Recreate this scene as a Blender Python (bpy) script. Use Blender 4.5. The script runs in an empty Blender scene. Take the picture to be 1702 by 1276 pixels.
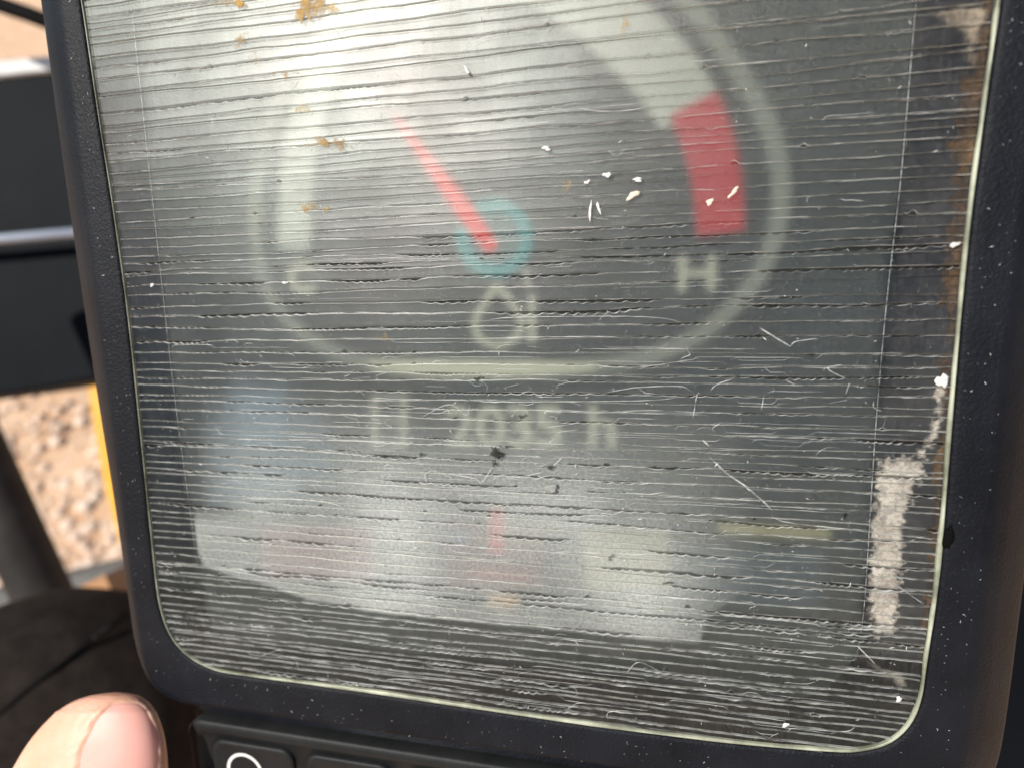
import bpy, bmesh, math, random
import numpy as np
from mathutils import Vector, Matrix

random.seed(7)
RNG = np.random.default_rng(11)
SC = bpy.context.scene
COL = SC.collection
MM = 0.00075

# ------------------------------------------------------------------ camera pose
# pose of the lens plane seen from the camera (photograph is 1702 x 1276, focal length 1000 px)
F, CX, CY = 1000.0, 851.0, 638.0
PA, PB, PC = 0.172273085, 0.217118605, 0.0128359956
PT = (-3.57183671, 64.5787342, 119.400791)
def _rot(a, b, c):
    rx = np.array([[1, 0, 0], [0, math.cos(a), -math.sin(a)], [0, math.sin(a), math.cos(a)]])
    ry = np.array([[math.cos(b), 0, math.sin(b)], [0, 1, 0], [-math.sin(b), 0, math.cos(b)]])
    rz = np.array([[math.cos(c), -math.sin(c), 0], [math.sin(c), math.cos(c), 0], [0, 0, 1]])
    return rz @ ry @ rx
D3 = np.diag([1., -1., -1.])
RCM = D3 @ _rot(PA, PB, PC) @ D3                 # monitor frame -> camera frame (x right, y up, z back)
TCM = D3 @ np.array(PT)
CAM_M = -RCM.T @ TCM                             # camera place in the monitor frame, mm
ELEV = math.radians(36)                          # the screen leans back
R_WM = np.column_stack([[1, 0, 0], [0, math.sin(ELEV), math.cos(ELEV)], [0, -math.cos(ELEV), math.sin(ELEV)]])
O_W = np.array([0., 0., 1.5])                    # middle of the lower lens edge, metres above the ground
MON = Matrix([list(R_WM[i]) + [O_W[i]] for i in range(3)] + [[0, 0, 0, 1]])
def m2w(p): return R_WM @ (np.asarray(p, float) * MM) + O_W
CAM_W = m2w(CAM_M)
def ray_m(px, py):                               # direction in the monitor frame
    d = RCM.T @ np.array([(px - CX) / F, -(py - CY) / F, -1.0])
    return d / np.linalg.norm(d)
def on(px, py, z=0.0):                           # point of the monitor at height z mm over the lens face
    d = ray_m(px, py); t = (z - CAM_M[2]) / d[2]
    return CAM_M + d * t
def at(px, py, depth):                           # world point at a depth (m) along the view axis
    c = np.array([(px - CX) / F * depth, -(py - CY) / F * depth, -depth])
    return CAM_W + R_WM @ (RCM.T @ c)
VIEW = R_WM @ (RCM.T @ np.array([0, 0, -1.0]))

cam = bpy.data.cameras.new('camera'); camo = bpy.data.objects.new('camera', cam); COL.objects.link(camo)
rw = R_WM @ RCM.T
camo.matrix_world = Matrix([list(rw[i]) + [CAM_W[i]] for i in range(3)] + [[0, 0, 0, 1]])
cam.sensor_width = 36.0; cam.lens = F / 1702 * 36
cam.clip_start = 0.005; cam.clip_end = 400
cam.dof.use_dof = True
cam.dof.focus_distance = float(np.dot((m2w(on(900, 680)) - CAM_W), VIEW))
cam.dof.aperture_fstop = 15.0
SC.camera = camo

# ------------------------------------------------------------------ light
dg = ray_m(570, -70); refl = dg - 2 * dg[2] * np.array([0, 0, 1.0])   # the sun mirrors in the scuffed lens up there
SUN_W = R_WM @ refl; SUN_W /= np.linalg.norm(SUN_W)
sun_el = math.asin(SUN_W[2]); sun_az = math.atan2(SUN_W[0], SUN_W[1])
SC.world = bpy.data.worlds.new('World'); SC.world.use_nodes = True
wn = SC.world.node_tree; bg = wn.nodes['Background']
sky = wn.nodes.new('ShaderNodeTexSky'); sky.sky_type = 'NISHITA'; sky.sun_disc = False
sky.sun_elevation = sun_el; sky.sun_rotation = sun_az
wn.links.new(sky.outputs['Color'], bg.inputs['Color']); bg.inputs['Strength'].default_value = 0.05
sl = bpy.data.lights.new('sun', 'SUN'); sl.energy = 3.0; sl.angle = math.radians(0.6); sl.color = (1.0, 0.955, 0.88)
so = bpy.data.objects.new('sun', sl); COL.objects.link(so)
so.rotation_euler = Vector(-SUN_W).to_track_quat('-Z', 'Y').to_euler(); so.location = (0, 0, 6)
SC.view_settings.view_transform = 'Standard'; SC.view_settings.look = 'None'
SC.view_settings.gamma = 1.0; SC.view_settings.use_curve_mapping = False
SC.view_settings.exposure = 0.8
cy = SC.cycles
cy.transparent_max_bounces = 24; cy.max_bounces = 5; cy.transmission_bounces = 3; cy.diffuse_bounces = 2; cy.glossy_bounces = 2
cy.use_denoising = True; cy.use_adaptive_sampling = True; cy.adaptive_threshold = 0.02; cy.sample_clamp_indirect = 4.0; cy.caustics_refractive = False; cy.caustics_reflective = False

# ------------------------------------------------------------------ helpers
def noise1(x, seed, period):
    x = np.asarray(x, float) / period
    r = np.random.default_rng(seed).uniform(-1, 1, 4096)
    i = np.floor(x).astype(int); f = x - i; f = f * f * (3 - 2 * f)
    return r[i % 4096] * (1 - f) + r[(i + 1) % 4096] * f
_N2 = np.random.default_rng(5).uniform(-1, 1, (256, 256))
def noise2(x, y, period, off=0):
    x = np.asarray(x, float) / period + off; y = np.asarray(y, float) / period + off * 1.7
    i = np.floor(x).astype(int); j = np.floor(y).astype(int); f = x - i; g = y - j
    f = f * f * (3 - 2 * f); g = g * g * (3 - 2 * g)
    a = _N2[i % 256, j % 256]; b = _N2[(i + 1) % 256, j % 256]; c = _N2[i % 256, (j + 1) % 256]; d = _N2[(i + 1) % 256, (j + 1) % 256]
    return (a * (1 - f) + b * f) * (1 - g) + (c * (1 - f) + d * f) * g
def sstep(a, b, x):
    t = np.clip((np.asarray(x, float) - a) / (b - a), 0, 1); return t * t * (3 - 2 * t)
def mesh(name, verts, faces, mats, parent=None, smooth=False, midx=None, scale=MM, attr=None):
    me = bpy.data.meshes.new(name)
    v = np.asarray(verts, float) * scale
    me.from_pydata(v.tolist(), [], [list(map(int, f)) for f in faces])
    for m in (mats if isinstance(mats, (list, tuple)) else [mats]): me.materials.append(m)
    if midx is not None: me.polygons.foreach_set('material_index', np.asarray(midx, dtype=np.int32))
    if smooth: me.polygons.foreach_set('use_smooth', np.ones(len(me.polygons), dtype=bool))
    if attr is not None:
        a = me.attributes.new('cover', 'FLOAT', 'POINT'); a.data.foreach_set('value', np.asarray(attr, dtype=np.float32))
    me.update()
    o = bpy.data.objects.new(name, me); COL.objects.link(o)
    if parent is not None: o.parent = parent
    return o
def tag(o, label, cat=None, group=None):
    o['label'] = label
    if cat: o['category'] = cat
    if group: o['group'] = group
    return o
def grid_faces(nr, nc, wrap=False):
    fs = []
    for i in range(nr - 1):
        for j in range(nc if wrap else nc - 1):
            j2 = (j + 1) % nc
            fs.append((i * nc + j, i * nc + j2, (i + 1) * nc + j2, (i + 1) * nc + j))
    return fs
def smooth_path(pts, n, closed=False):
    p = np.asarray(pts, float); m = len(p); out = []
    segs = m if closed else m - 1
    for i in range(segs):
        g = lambda k: p[k % m] if closed else p[min(max(k, 0), m - 1)]
        a, b, c, d = g(i - 1), g(i), g(i + 1), g(i + 2)
        for t in np.linspace(0, 1, 12, endpoint=False):
            out.append(0.5 * ((2 * b) + (c - a) * t + (2 * a - 5 * b + 4 * c - d) * t * t + (3 * b - a - 3 * c + d) * t ** 3))
    if not closed: out.append(p[-1])
    q = np.array(out)
    if closed: q = np.vstack([q, q[:1]])
    s = np.r_[0, np.cumsum(np.linalg.norm(np.diff(q, axis=0), axis=1))]
    t = np.linspace(0, s[-1], n, endpoint=not closed)
    return np.column_stack([np.interp(t, s, q[:, k]) for k in range(q.shape[1])])

# ------------------------------------------------------------------ materials
def nmat(name):
    m = bpy.data.materials.new(name); m.use_nodes = True
    nt = m.node_tree; nt.nodes.clear()
    out = nt.nodes.new('ShaderNodeOutputMaterial')
    return m, nt, out
def N(nt, t, **kw):
    n = nt.nodes.new(t)
    for k, v in kw.items():
        if k in n.inputs: n.inputs[k].default_value = v
        else: setattr(n, k, v)
    return n
def L(nt, a, b): nt.links.new(a, b)
def noise_node(nt, scale, detail=4, sc=(1, 1, 1), rough=0.6):
    tc = N(nt, 'ShaderNodeTexCoord'); mp = N(nt, 'ShaderNodeMapping'); mp.inputs['Scale'].default_value = sc
    no = N(nt, 'ShaderNodeTexNoise'); no.inputs['Scale'].default_value = scale; no.inputs['Detail'].default_value = detail; no.inputs['Roughness'].default_value = rough
    L(nt, tc.outputs['Object'], mp.inputs['Vector']); L(nt, mp.outputs['Vector'], no.inputs['Vector'])
    return no.outputs['Fac']
def ramp(nt, src, a, b, lo=0.0, hi=1.0):
    r = N(nt, 'ShaderNodeMapRange'); r.inputs['From Min'].default_value = a; r.inputs['From Max'].default_value = b
    r.inputs['To Min'].default_value = lo; r.inputs['To Max'].default_value = hi; L(nt, src, r.inputs['Value']); return r.outputs['Result']
def mixcol(nt, fac, c1, c2):
    m = N(nt, 'ShaderNodeMix', data_type='RGBA'); m.inputs[6].default_value = (*c1, 1); m.inputs[7].default_value = (*c2, 1)
    L(nt, fac, m.inputs[0]); return m.outputs[2]
def solid(name, c1, c2=None, nscale=80, rough=0.5, bump=0.0, bscale=400, bdist=0.0005, spec=0.5, metal=0.0, sc=(1, 1, 1), sss=None, coat=0.0):
    m, nt, out = nmat(name); p = N(nt, 'ShaderNodeBsdfPrincipled')
    if c2 is None: c2 = tuple(min(1, v * 1.25) for v in c1)
    L(nt, mixcol(nt, ramp(nt, noise_node(nt, nscale, 5, sc), 0.35, 0.65), c1, c2), p.inputs['Base Color'])
    p.inputs['Roughness'].default_value = rough; p.inputs['Specular IOR Level'].default_value = spec; p.inputs['Metallic'].default_value = metal
    p.inputs['Coat Weight'].default_value = coat
    if sss:
        p.inputs['Subsurface Weight'].default_value = sss[0]; p.inputs['Subsurface Radius'].default_value = sss[1]; p.inputs['Subsurface Scale'].default_value = sss[2]
    if bump:
        b = N(nt, 'ShaderNodeBump', Strength=bump, Distance=bdist); L(nt, noise_node(nt, bscale, 4, sc), b.inputs['Height']); L(nt, b.outputs['Normal'], p.inputs['Normal'])
    L(nt, p.outputs[0], out.inputs['Surface']); return m
def mix_sh(nt, fac, a, b):
    m = N(nt, 'ShaderNodeMixShader')
    if isinstance(fac, (int, float)): m.inputs[0].default_value = fac
    else: L(nt, fac, m.inputs[0])
    L(nt, a, m.inputs[1]); L(nt, b, m.inputs[2]); return m.outputs[0]
def strip_material():
    # scuffed clear plastic: clear + a little whitish scuff + broad gloss
    m, nt, out = nmat('scuffed clear plastic')
    tr = N(nt, 'ShaderNodeBsdfTransparent', Color=(0.93, 0.94, 0.92, 1))
    df = N(nt, 'ShaderNodeBsdfDiffuse', Color=(0.62, 0.62, 0.60, 1))
    v = noise_node(nt, 420, 2, (6.0, 0.9, 1)); w = noise_node(nt, 1900, 2, (1, 1, 1), 0.75); lo = noise_node(nt, 50, 2)
    mu = N(nt, 'ShaderNodeMath', operation='MULTIPLY'); L(nt, ramp(nt, v, 0.33, 0.68, 0.15, 1.7), mu.inputs[0]); L(nt, ramp(nt, w, 0.36, 0.66, 0.2, 1.9), mu.inputs[1])
    mu2 = N(nt, 'ShaderNodeMath', operation='MULTIPLY'); L(nt, mu.outputs[0], mu2.inputs[0]); L(nt, ramp(nt, lo, 0.3, 0.7, SCUFF * 0.7, SCUFF * 1.3), mu2.inputs[1])
    b = N(nt, 'ShaderNodeBump', Strength=0.25, Distance=0.00005); L(nt, noise_node(nt, 3600, 1, (1.6, 0.8, 1), .7), b.inputs['Height'])
    gl = N(nt, 'ShaderNodeBsdfGlossy', Color=(1, 0.98, 0.94, 1), Roughness=GLOSS_R); gl.distribution = 'BECKMANN'; L(nt, mixcol(nt, ramp(nt, noise_node(nt, 34, 1), .38, .62), (1.0, 0.965, 0.95), (0.91, 1.0, 0.955)), gl.inputs['Color']); L(nt, b.outputs['Normal'], gl.inputs['Normal'])
    s1 = mix_sh(nt, mu2.outputs[0], tr.outputs[0], df.outputs[0])
    mu3 = N(nt, 'ShaderNodeMath', operation='MULTIPLY'); mu4 = N(nt, 'ShaderNodeMath', operation='MULTIPLY'); L(nt, ramp(nt, v, 0.3, 0.7, 0.9, 1.1), mu4.inputs[0]); L(nt, ramp(nt, noise_node(nt, 95, 2, (1, 1, 1), .6), .34, .66, .72, 1.25), mu4.inputs[1]); L(nt, mu4.outputs[0], mu3.inputs[0]); mu3.inputs[1].default_value = GLOSS_F
    L(nt, mix_sh(nt, mu3.outputs[0], s1, gl.outputs[0]), out.inputs['Surface']); return m
def edge_material():
    m, nt, out = nmat('whitened broken edge')
    tr = N(nt, 'ShaderNodeBsdfTransparent', Color=(0.9, 0.92, 0.9, 1))
    df = N(nt, 'ShaderNodeBsdfDiffuse', Color=(0.80, 0.81, 0.78, 1))
    gl = N(nt, 'ShaderNodeBsdfGlossy', Color=(1, 1, 1, 1), Roughness=GLOSS_R); gl.distribution = 'BECKMANN'
    f = ramp(nt, noise_node(nt, 300, 2, (1, 3.5, 1), 0.7), 0.36, 0.64, 0.08, 0.54)
    L(nt, mix_sh(nt, 0.055, mix_sh(nt, f, tr.outputs[0], df.outputs[0]), gl.outputs[0]), out.inputs['Surface']); return m
def film_material(name, c1, c2, grain=0.0, gscale=700, nscale=60, patch=(0.3, 0.7, 0.4, 1.0)):
    m, nt, out = nmat(name)
    tr = N(nt, 'ShaderNodeBsdfTransparent'); df = N(nt, 'ShaderNodeBsdfDiffuse')
    L(nt, mixcol(nt, ramp(nt, noise_node(nt, nscale, 5), 0.35, 0.65), c1, c2), df.inputs['Color'])
    at_ = N(nt, 'ShaderNodeAttribute', attribute_name='cover')
    mu = N(nt, 'ShaderNodeMath', operation='MULTIPLY', use_clamp=True); L(nt, at_.outputs['Fac'], mu.inputs[0])
    L(nt, ramp(nt, noise_node(nt, nscale * 2.3, 6, (1, 1, 1), 0.65), *patch), mu.inputs[1])
    last = mu
    if grain:
        m2 = N(nt, 'ShaderNodeMath', operation='MULTIPLY', use_clamp=True); L(nt, mu.outputs[0], m2.inputs[0])
        L(nt, ramp(nt, noise_node(nt, gscale, 3, (1, 1, 1), 0.8), 0.40, 0.62, 1 - grain, 1 + grain), m2.inputs[1]); last = m2
    L(nt, mix_sh(nt, last.outputs[0], tr.outputs[0], df.outputs[0]), out.inputs['Surface']); return m
def emit(name, c, s=1.0, base=(0.02, 0.02, 0.02)):
    m, nt, out = nmat(name); p = N(nt, 'ShaderNodeBsdfPrincipled')
    p.inputs['Base Color'].default_value = (*base, 1); p.inputs['Roughness'].default_value = 0.6
    m.cycles.emission_sampling = 'NONE'; p.inputs['Emission Color'].default_value = (*c, 1); p.inputs['Emission Strength'].default_value = s
    L(nt, p.outputs[0], out.inputs['Surface']); return m

SCUFF, GLOSS_F, GLOSS_R = 0.013, 0.041, 0.40
M_STRIP = strip_material(); M_EDGE = edge_material()
M_PLASTIC = solid('black textured plastic', (0.0035, 0.0045, 0.007), (0.008, 0.0095, 0.0135), 90, 0.5, 1.0, 2400, 0.00014, 0.17)
M_PLASTIC2 = solid('black rubber keypad', (0.010, 0.011, 0.0115), (0.018, 0.019, 0.019), 90, 0.5, 0.6, 1300, 0.00008, 0.2)
M_BLACK = solid('matt black', (0.004, 0.004, 0.004), None, 50, 0.8, spec=.1)
M_RIM = solid('pale green plastic edge', (0.14, 0.15, 0.10), (0.50, 0.52, 0.40), 130, 0.35, 0.2, 600, 0.0001)
M_WHITE = solid('white print', (0.72, 0.73, 0.68), (0.82, 0.82, 0.78), 300, 0.5)
M_SHADE_GRIME = film_material('grime and painted crack shade', (0.008, 0.008, 0.008), (0.02, 0.018, 0.015), 0, 700, 90, (0.25, 0.55, 0.45, 0.9))  # paints the shade inside crack gaps, and also colours the grime spots

# the sheet below the broken strips: clear, unevenly rubbed, blurs what lies deep behind it
IOR, Z_BASE, Z_LCD = 1.33, -0.62, -14.6
def base_material():
    m, nt, out = nmat('rubbed clear sheet')
    rf = N(nt, 'ShaderNodeBsdfRefraction', Color=(0.95, 0.96, 0.94, 1), IOR=IOR, Roughness=0.50)
    rf.distribution = 'BECKMANN'
    gl = N(nt, 'ShaderNodeBsdfGlossy', Color=(1, 1, 1, 1), Roughness=0.41); gl.distribution = 'BECKMANN'
    L(nt, mix_sh(nt, 0.032, rf.outputs[0], gl.outputs[0]), out.inputs['Surface']); return m
M_BASE = base_material()

# ------------------------------------------------------------------ the monitor
monitor = bpy.data.objects.new('monitor', None); COL.objects.link(monitor); monitor.matrix_world = MON
tag(monitor, 'black plastic machine monitor with cracked clear cover and temperature gauge', 'monitor')

W_TOP = 148.0
left = [(135, 0), (165, 200), (187, 340), (212, 520), (233, 715), (249, 870), (259, 965)]
blc = [(267, 1012), (282, 1053), (307, 1085), (345, 1108), (395, 1120)]
bot = [(600, 1148), (800, 1178), (1000, 1207), (1200, 1232), (1370, 1247)]
brc = [(1430, 1247), (1478, 1234), (1512, 1204), (1531, 1160), (1540, 1100)]
right = [(1561, 950), (1585, 660), (1610, 390), (1637, 180), (1662, 0)]
o2 = lambda pts: [tuple(on(x, y)[:2]) for x, y in pts]
LP, RP = o2(left), o2(right)
top_l = (LP[0][0] - 0.4, W_TOP - 8); top_r = (RP[-1][0] + 0.4, W_TOP - 8)
OUT = smooth_path(LP + o2(blc) + o2(bot) + o2(brc) + RP + [top_r, (top_r[0] - 3, W_TOP - 2), (top_r[0] - 9, W_TOP), (0, W_TOP + 0.6), (top_l[0] + 9, W_TOP), (top_l[0] + 3, W_TOP - 2), top_l], 420, True)
def normals2(p):
    t = np.roll(p, -1, 0) - np.roll(p, 1, 0); t /= np.linalg.norm(t, axis=1)[:, None]
    n = np.column_stack([t[:, 1], -t[:, 0]])
    c = p.mean(0); s = np.sign(((p - c) * n).sum(1).mean()); return n * s
NRM = normals2(OUT)
def offset(d): return OUT + NRM * d
def ringstack(levels):
    v = np.vstack([np.column_stack([p, np.full(len(p), z)]) for p, z in levels]); return v, grid_faces(len(levels), len(levels[0][0]), True)

# housing: traced facet line and outer contour
def match(pts_px, z, extra):
    q = np.array([on(x, y, z)[:2] for x, y in pts_px] + extra); return q
def tracing(lpx, rpx, ybot, z, r):
    """closed contour running like OUT: down the left, along the bottom, up the right"""
    l = [tuple(on(x, y, z)[:2]) for x, y in lpx]; rr = [tuple(on(x, y, z)[:2]) for x, y in rpx]
    xl, xr = l[-1][0], rr[0][0]
    pts = l + [(xl + 0.3, ybot + r), (xl + r * .3, ybot + r * .3), (xl + r, ybot)] + [(x, ybot) for x in np.linspace(xl + r + 8, xr - r - 8, 6)] + [(xr - r, ybot), (xr - r * .3, ybot + r * .3), (xr - .3, ybot + r)] + rr
    yt = W_TOP + 11
    pts += [(rr[-1][0] + .5, yt - r), (rr[-1][0] - r * .3, yt - r * .3), (rr[-1][0] - r, yt), (0, yt), (l[0][0] + r, yt), (l[0][0] + r * .3, yt - r * .3), (l[0][0] - .5, yt - r)]
    return pts
def align(pts, z):
    """resample a contour so its points sit opposite those of OUT"""
    d = smooth_path(pts, 3000, True); c = np.array([0.0, 72.0])
    ang = np.arctan2(d[:, 1] - c[1], d[:, 0] - c[0]); a0 = np.arctan2(OUT[:, 1] - c[1], OUT[:, 0] - c[0])
    od = np.argsort(ang); a = ang[od]; dd = d[od]
    a = np.r_[a - 2 * np.pi, a, a + 2 * np.pi]; dd = np.vstack([dd, dd, dd])
    return np.column_stack([np.interp(a0, a, dd[:, 0]), np.interp(a0, a, dd[:, 1])])
fl = [(102, 0), (140, 300), (166, 500), (190, 705), (213, 900), (226, 1010)]
fr = [(1626, 1018), (1640, 880), (1664, 640), (1690, 400), (1716, 180), (1738, 0)]
ol = [(68, 0), (105, 270), (131, 450), (161, 650), (190, 830), (214, 990)]
orr = [(1697, 1000), (1712, 880), (1742, 640), (1775, 400), (1806, 180), (1832, 0)]
ZF, ZO = 0.6, -4.5
C_F = align(tracing(fl, fr, -8.2, ZF, 9), ZF); C_O = align(tracing(ol, orr, -9.2, ZO, 10), ZO)
def lerp(a, b, t): return a * (1 - t) + b * t
lev = [(offset(0.25), -1.6), (offset(0.28), -0.15), (offset(0.55), 0.12), (lerp(offset(0.9), C_F, 0.02), 0.25)]
for t in (0.3, 0.6, 0.88, 1.0): lev.append((lerp(offset(0.9), C_F, t), 0.25 + (ZF - 0.25) * t))
for t in (0.12, 0.4, 0.75, 0.93, 1.0): lev.append((lerp(C_F, C_O, t), ZF + (ZO - ZF) * (t ** 1.5)))
c0 = C_O.mean(0)
lev += [(c0 + (C_O - c0) * 1.002, ZO - 2), (c0 + (C_O - c0) * 0.995, -30), (c0 + (C_O - c0) * 0.93, -34)]
v, f = ringstack(lev)
n0 = len(v); v = np.vstack([v, [[*c0, -34]]]); k = (len(lev) - 1) * len(OUT)
f += [(k + i, k + (i + 1) % len(OUT), n0) for i in range(len(OUT))]
housing = mesh('bezel', v, f, M_PLASTIC, monitor, True)

# lower body with the keypad
def rrect(x0, x1, y0, y1, r, n=10):
    p = []
    for cx, cy_, a in ((x0 + r, y0 + r, 180), (x1 - r, y0 + r, 270), (x1 - r, y1 - r, 0), (x0 + r, y1 - r, 90)):
        for t in np.linspace(0, 90, n): p.append((cx + r * math.cos(math.radians(a + t)), cy_ + r * math.sin(math.radians(a + t))))
    return np.array(p)
def plate(name, levels, mat, parent, cap=True, smooth=True):
    n = len(levels[0][0]); v, f = ringstack(levels)
    if cap: f.append(tuple(range((len(levels) - 1) * n, len(levels) * n)))
    return mesh(name, v, f, mat, parent, smooth)
bx0, bx1 = on(312, 1192, -2.2)[0] - 2.0, C_O[:, 0].max() - 9
plate('lower_body', [(rrect(bx0, bx1, -58, 2, 8), -34), (rrect(bx0, bx1, -58, 2, 8), -7), (rrect(bx0 + 1.5, bx1 - 1.5, -56.5, 1, 7), -5.2)], M_PLASTIC, monitor)
kp0 = on(312, 1192, -2.2)
kx0, ky1 = kp0[0] - 0.6, kp0[1] - 0.2
kx1, ky0 = bx1 - 5, -52
def shrink(d, r): return rrect(kx0 + d, kx1 - d, ky0 + d, ky1 - d, max(r - d * .6, .6))
keypad = plate('keypad', [(shrink(0, 4), -5.6), (shrink(0, 4), -2.6), (shrink(.5, 4), -2.1), (shrink(2.2, 4), -2.0), (shrink(2.7, 4), -2.2), (shrink(3.1, 4), -2.9)], M_PLASTIC2, monitor)
bc = on(405, 1284, -1.6); bw = 21.0
for i in range(4):
    x0 = bc[0] - 8.2 + i * (bw + 3.0); x1 = x0 + bw
    y1 = bc[1] + 7.2; y0 = y1 - 15
    s = lambda d: rrect(x0 + d, x1 - d, y0 + d, y1 - d, 3.2 - d * .4)
    b = plate('button', [(s(0), -2.95), (s(0), -2.3), (s(.4), -2.0), (s(1.1), -1.95), (s(1.6), -2.15), (s(4), -2.2)], M_PLASTIC2, keypad)
    cxs = x0 + 8.2 if i == 0 else (x0 + x1) / 2
    a = np.linspace(0, 2 * np.pi, 64, endpoint=False)
    if i == 0:
        R1, R0 = 4.7, 3.95
        vv = np.vstack([np.column_stack([bc[0] + r * np.cos(a), bc[1] + r * np.sin(a), np.full(64, z)]) for r, z in ((R1, -2.2), (R1, -2.08), (R0, -2.08), (R0, -2.2))])
        tag(mesh('ring_symbol', vv, grid_faces(4, 64, True), M_WHITE, b), 'white printed ring on the first button')

# ------------------------------------------------------------------ display deep behind the lens
def deep(px, py, z=Z_LCD):                        # display point seen at a pixel through the sheet
    p = on(px, py, Z_BASE); d = ray_m(px, py); nrm = np.array([0, 0, 1.0])
    eta = 1 / IOR; c = -d @ nrm; t = eta * d + (eta * c - math.sqrt(1 - eta * eta * (1 - c * c))) * nrm
    return p + t * ((z - Z_BASE) / t[2])
E_BG = emit('dim backlit black', (0.012, 0.0145, 0.0135))
E_RING = emit('pale gauge ring light', (0.105, 0.11, 0.09))
E_BAND = emit('pale gauge band light', (0.20, 0.21, 0.175))
E_BAR = emit('bright gauge line', (0.27, 0.27, 0.20))
E_RED = emit('red warning light', (0.23, 0.010, 0.013))
E_NEEDLE = emit('red needle light', (0.38, 0.008, 0.006))
E_TEAL = emit('teal hub light', (0.02, 0.13, 0.13))
E_TXT = emit('pale lettering light', (0.21, 0.21, 0.16))
E_TXT2 = emit('grey lettering light', (0.16, 0.16, 0.13))
E_DIM = emit('dim violet red tile', (0.085, 0.030, 0.034)); E_YEL = emit('dim yellow tile', (0.13, 0.12, 0.068)); E_ORA = emit('orange lamp', (0.28, 0.13, 0.02)); E_BLU = emit('dim blue tile', (0.025, 0.033, 0.038))
a0 = deep(-250, -700); b0 = deep(1950, 1600)
xs = np.linspace(a0[0], b0[0], 2); 
screen = mesh('display_screen', [(-92, -12, Z_LCD - .6), (92, -12, Z_LCD - .6), (92, 160, Z_LCD - .6), (-92, 160, Z_LCD - .6), (-92, -12, Z_LCD - 3), (92, -12, Z_LCD - 3), (92, 160, Z_LCD - 3), (-92, 160, Z_LCD - 3)],
              [(0, 1, 2, 3), (4, 7, 6, 5), (0, 4, 5, 1), (1, 5, 6, 2), (2, 6, 7, 3), (3, 7, 4, 0)], E_BG, monitor)
ZL = [Z_LCD]
def stroke(name, px, width_px, mat, closed=False, n=120, parent=None, z=None, widths=None, label=None):
    q = np.array([deep(x, y)[:2] for x, y in px]); q = smooth_path(q, n, closed)
    t = (np.roll(q, -1, 0) - np.roll(q, 1, 0)) if closed else np.gradient(q, axis=0)
    t /= np.linalg.norm(t, axis=1)[:, None]; nn = np.column_stack([-t[:, 1], t[:, 0]])
    w = (np.full(n, width_px) if widths is None else np.interp(np.linspace(0, 1, n), np.linspace(0, 1, len(widths)), widths)) * 0.128 * 0.5
    ZL[0] += 0.02; z = ZL[0]
    A = np.column_stack([q + nn * w[:, None], np.full(n, z)]); B = np.column_stack([q - nn * w[:, None], np.full(n, z)])
    A2 = A - [0, 0, .3]; B2 = B - [0, 0, .3]
    o = mesh(name, np.vstack([A2, A, B, B2]), [tuple(reversed(x)) for x in grid_faces(4, n, False)] + ([(n - 1 + r * n, r * n, (r + 1) * n, n - 1 + (r + 1) * n) for r in range(3)] if closed else []), mat, parent or screen)
    if label: o['label'] = label
    return o
def patch(name, px, mat, label=None, rnd=True):
    q = np.array([deep(x, y)[:2] for x, y in px]); ZL[0] += 0.02; n = len(q)
    v = np.vstack([np.column_stack([q, np.full(n, ZL[0])]), np.column_stack([q, np.full(n, ZL[0] - .3)])])
    o = mesh(name, v, [tuple(range(n))] + [(i, n + i, n + (i + 1) % n, (i + 1) % n) for i in range(n)], mat, screen)
    if label: o['label'] = label
    return o
stroke('gauge_ring', [(560, 30), (485, 120), (437, 240), (422, 370), (438, 470), (490, 545), (580, 595), (700, 611), (830, 614), (960, 611), (1080, 592), (1185, 540), (1265, 450), (1298, 340), (1285, 230), (1235, 130), (1180, 50), (1130, -10), (1040, -80), (900, -130), (750, -110), (640, -50)], 23, E_RING, True, 220, label='pale ring round the temperature gauge')
stroke('gauge_line', [(610, 607), (720, 612), (830, 613), (990, 610)], 26, E_BAR, widths=[10, 26, 26, 22, 8], label='bright straight foot of the gauge ring')
stroke('gauge_band', [(487, 415), (490, 330), (500, 230), (525, 140), (560, 60), (620, -10), (700, -60)], 56, E_BAND, n=80, label='pale left arc of the gauge scale')
stroke('gauge_band', [(800, -60), (900, -40), (975, 0), (1045, 60), (1105, 125), (1145, 185)], 90, E_BAND, n=80, widths=[70, 76, 82, 84, 86, 84], label='pale right arc of the gauge scale')
stroke('red_zone', [(1152, 172), (1178, 240), (1192, 310), (1198, 388)], 63, E_RED, n=40, widths=[66, 65, 63, 62], label='red hot zone of the gauge scale')
cen = np.array([822, 396]); aa = np.linspace(0, 2 * np.pi, 48, endpoint=False)
patch('hub_disc', [(cen[0] + 63 * math.cos(t), cen[1] + 66 * math.sin(t)) for t in aa], E_TEAL, 'teal round hub of the gauge')
patch('hub_core', [(cen[0] + 43 * math.cos(t), cen[1] + 45 * math.sin(t)) for t in aa], emit('dull teal hub core', (0.035, 0.062, 0.062)))
stroke('needle', [(655, 192), (735, 300), (812, 405), (818, 414)], 30, E_NEEDLE, n=60, widths=[5, 13, 22, 27, 20], label='red gauge needle pointing up left')
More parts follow.
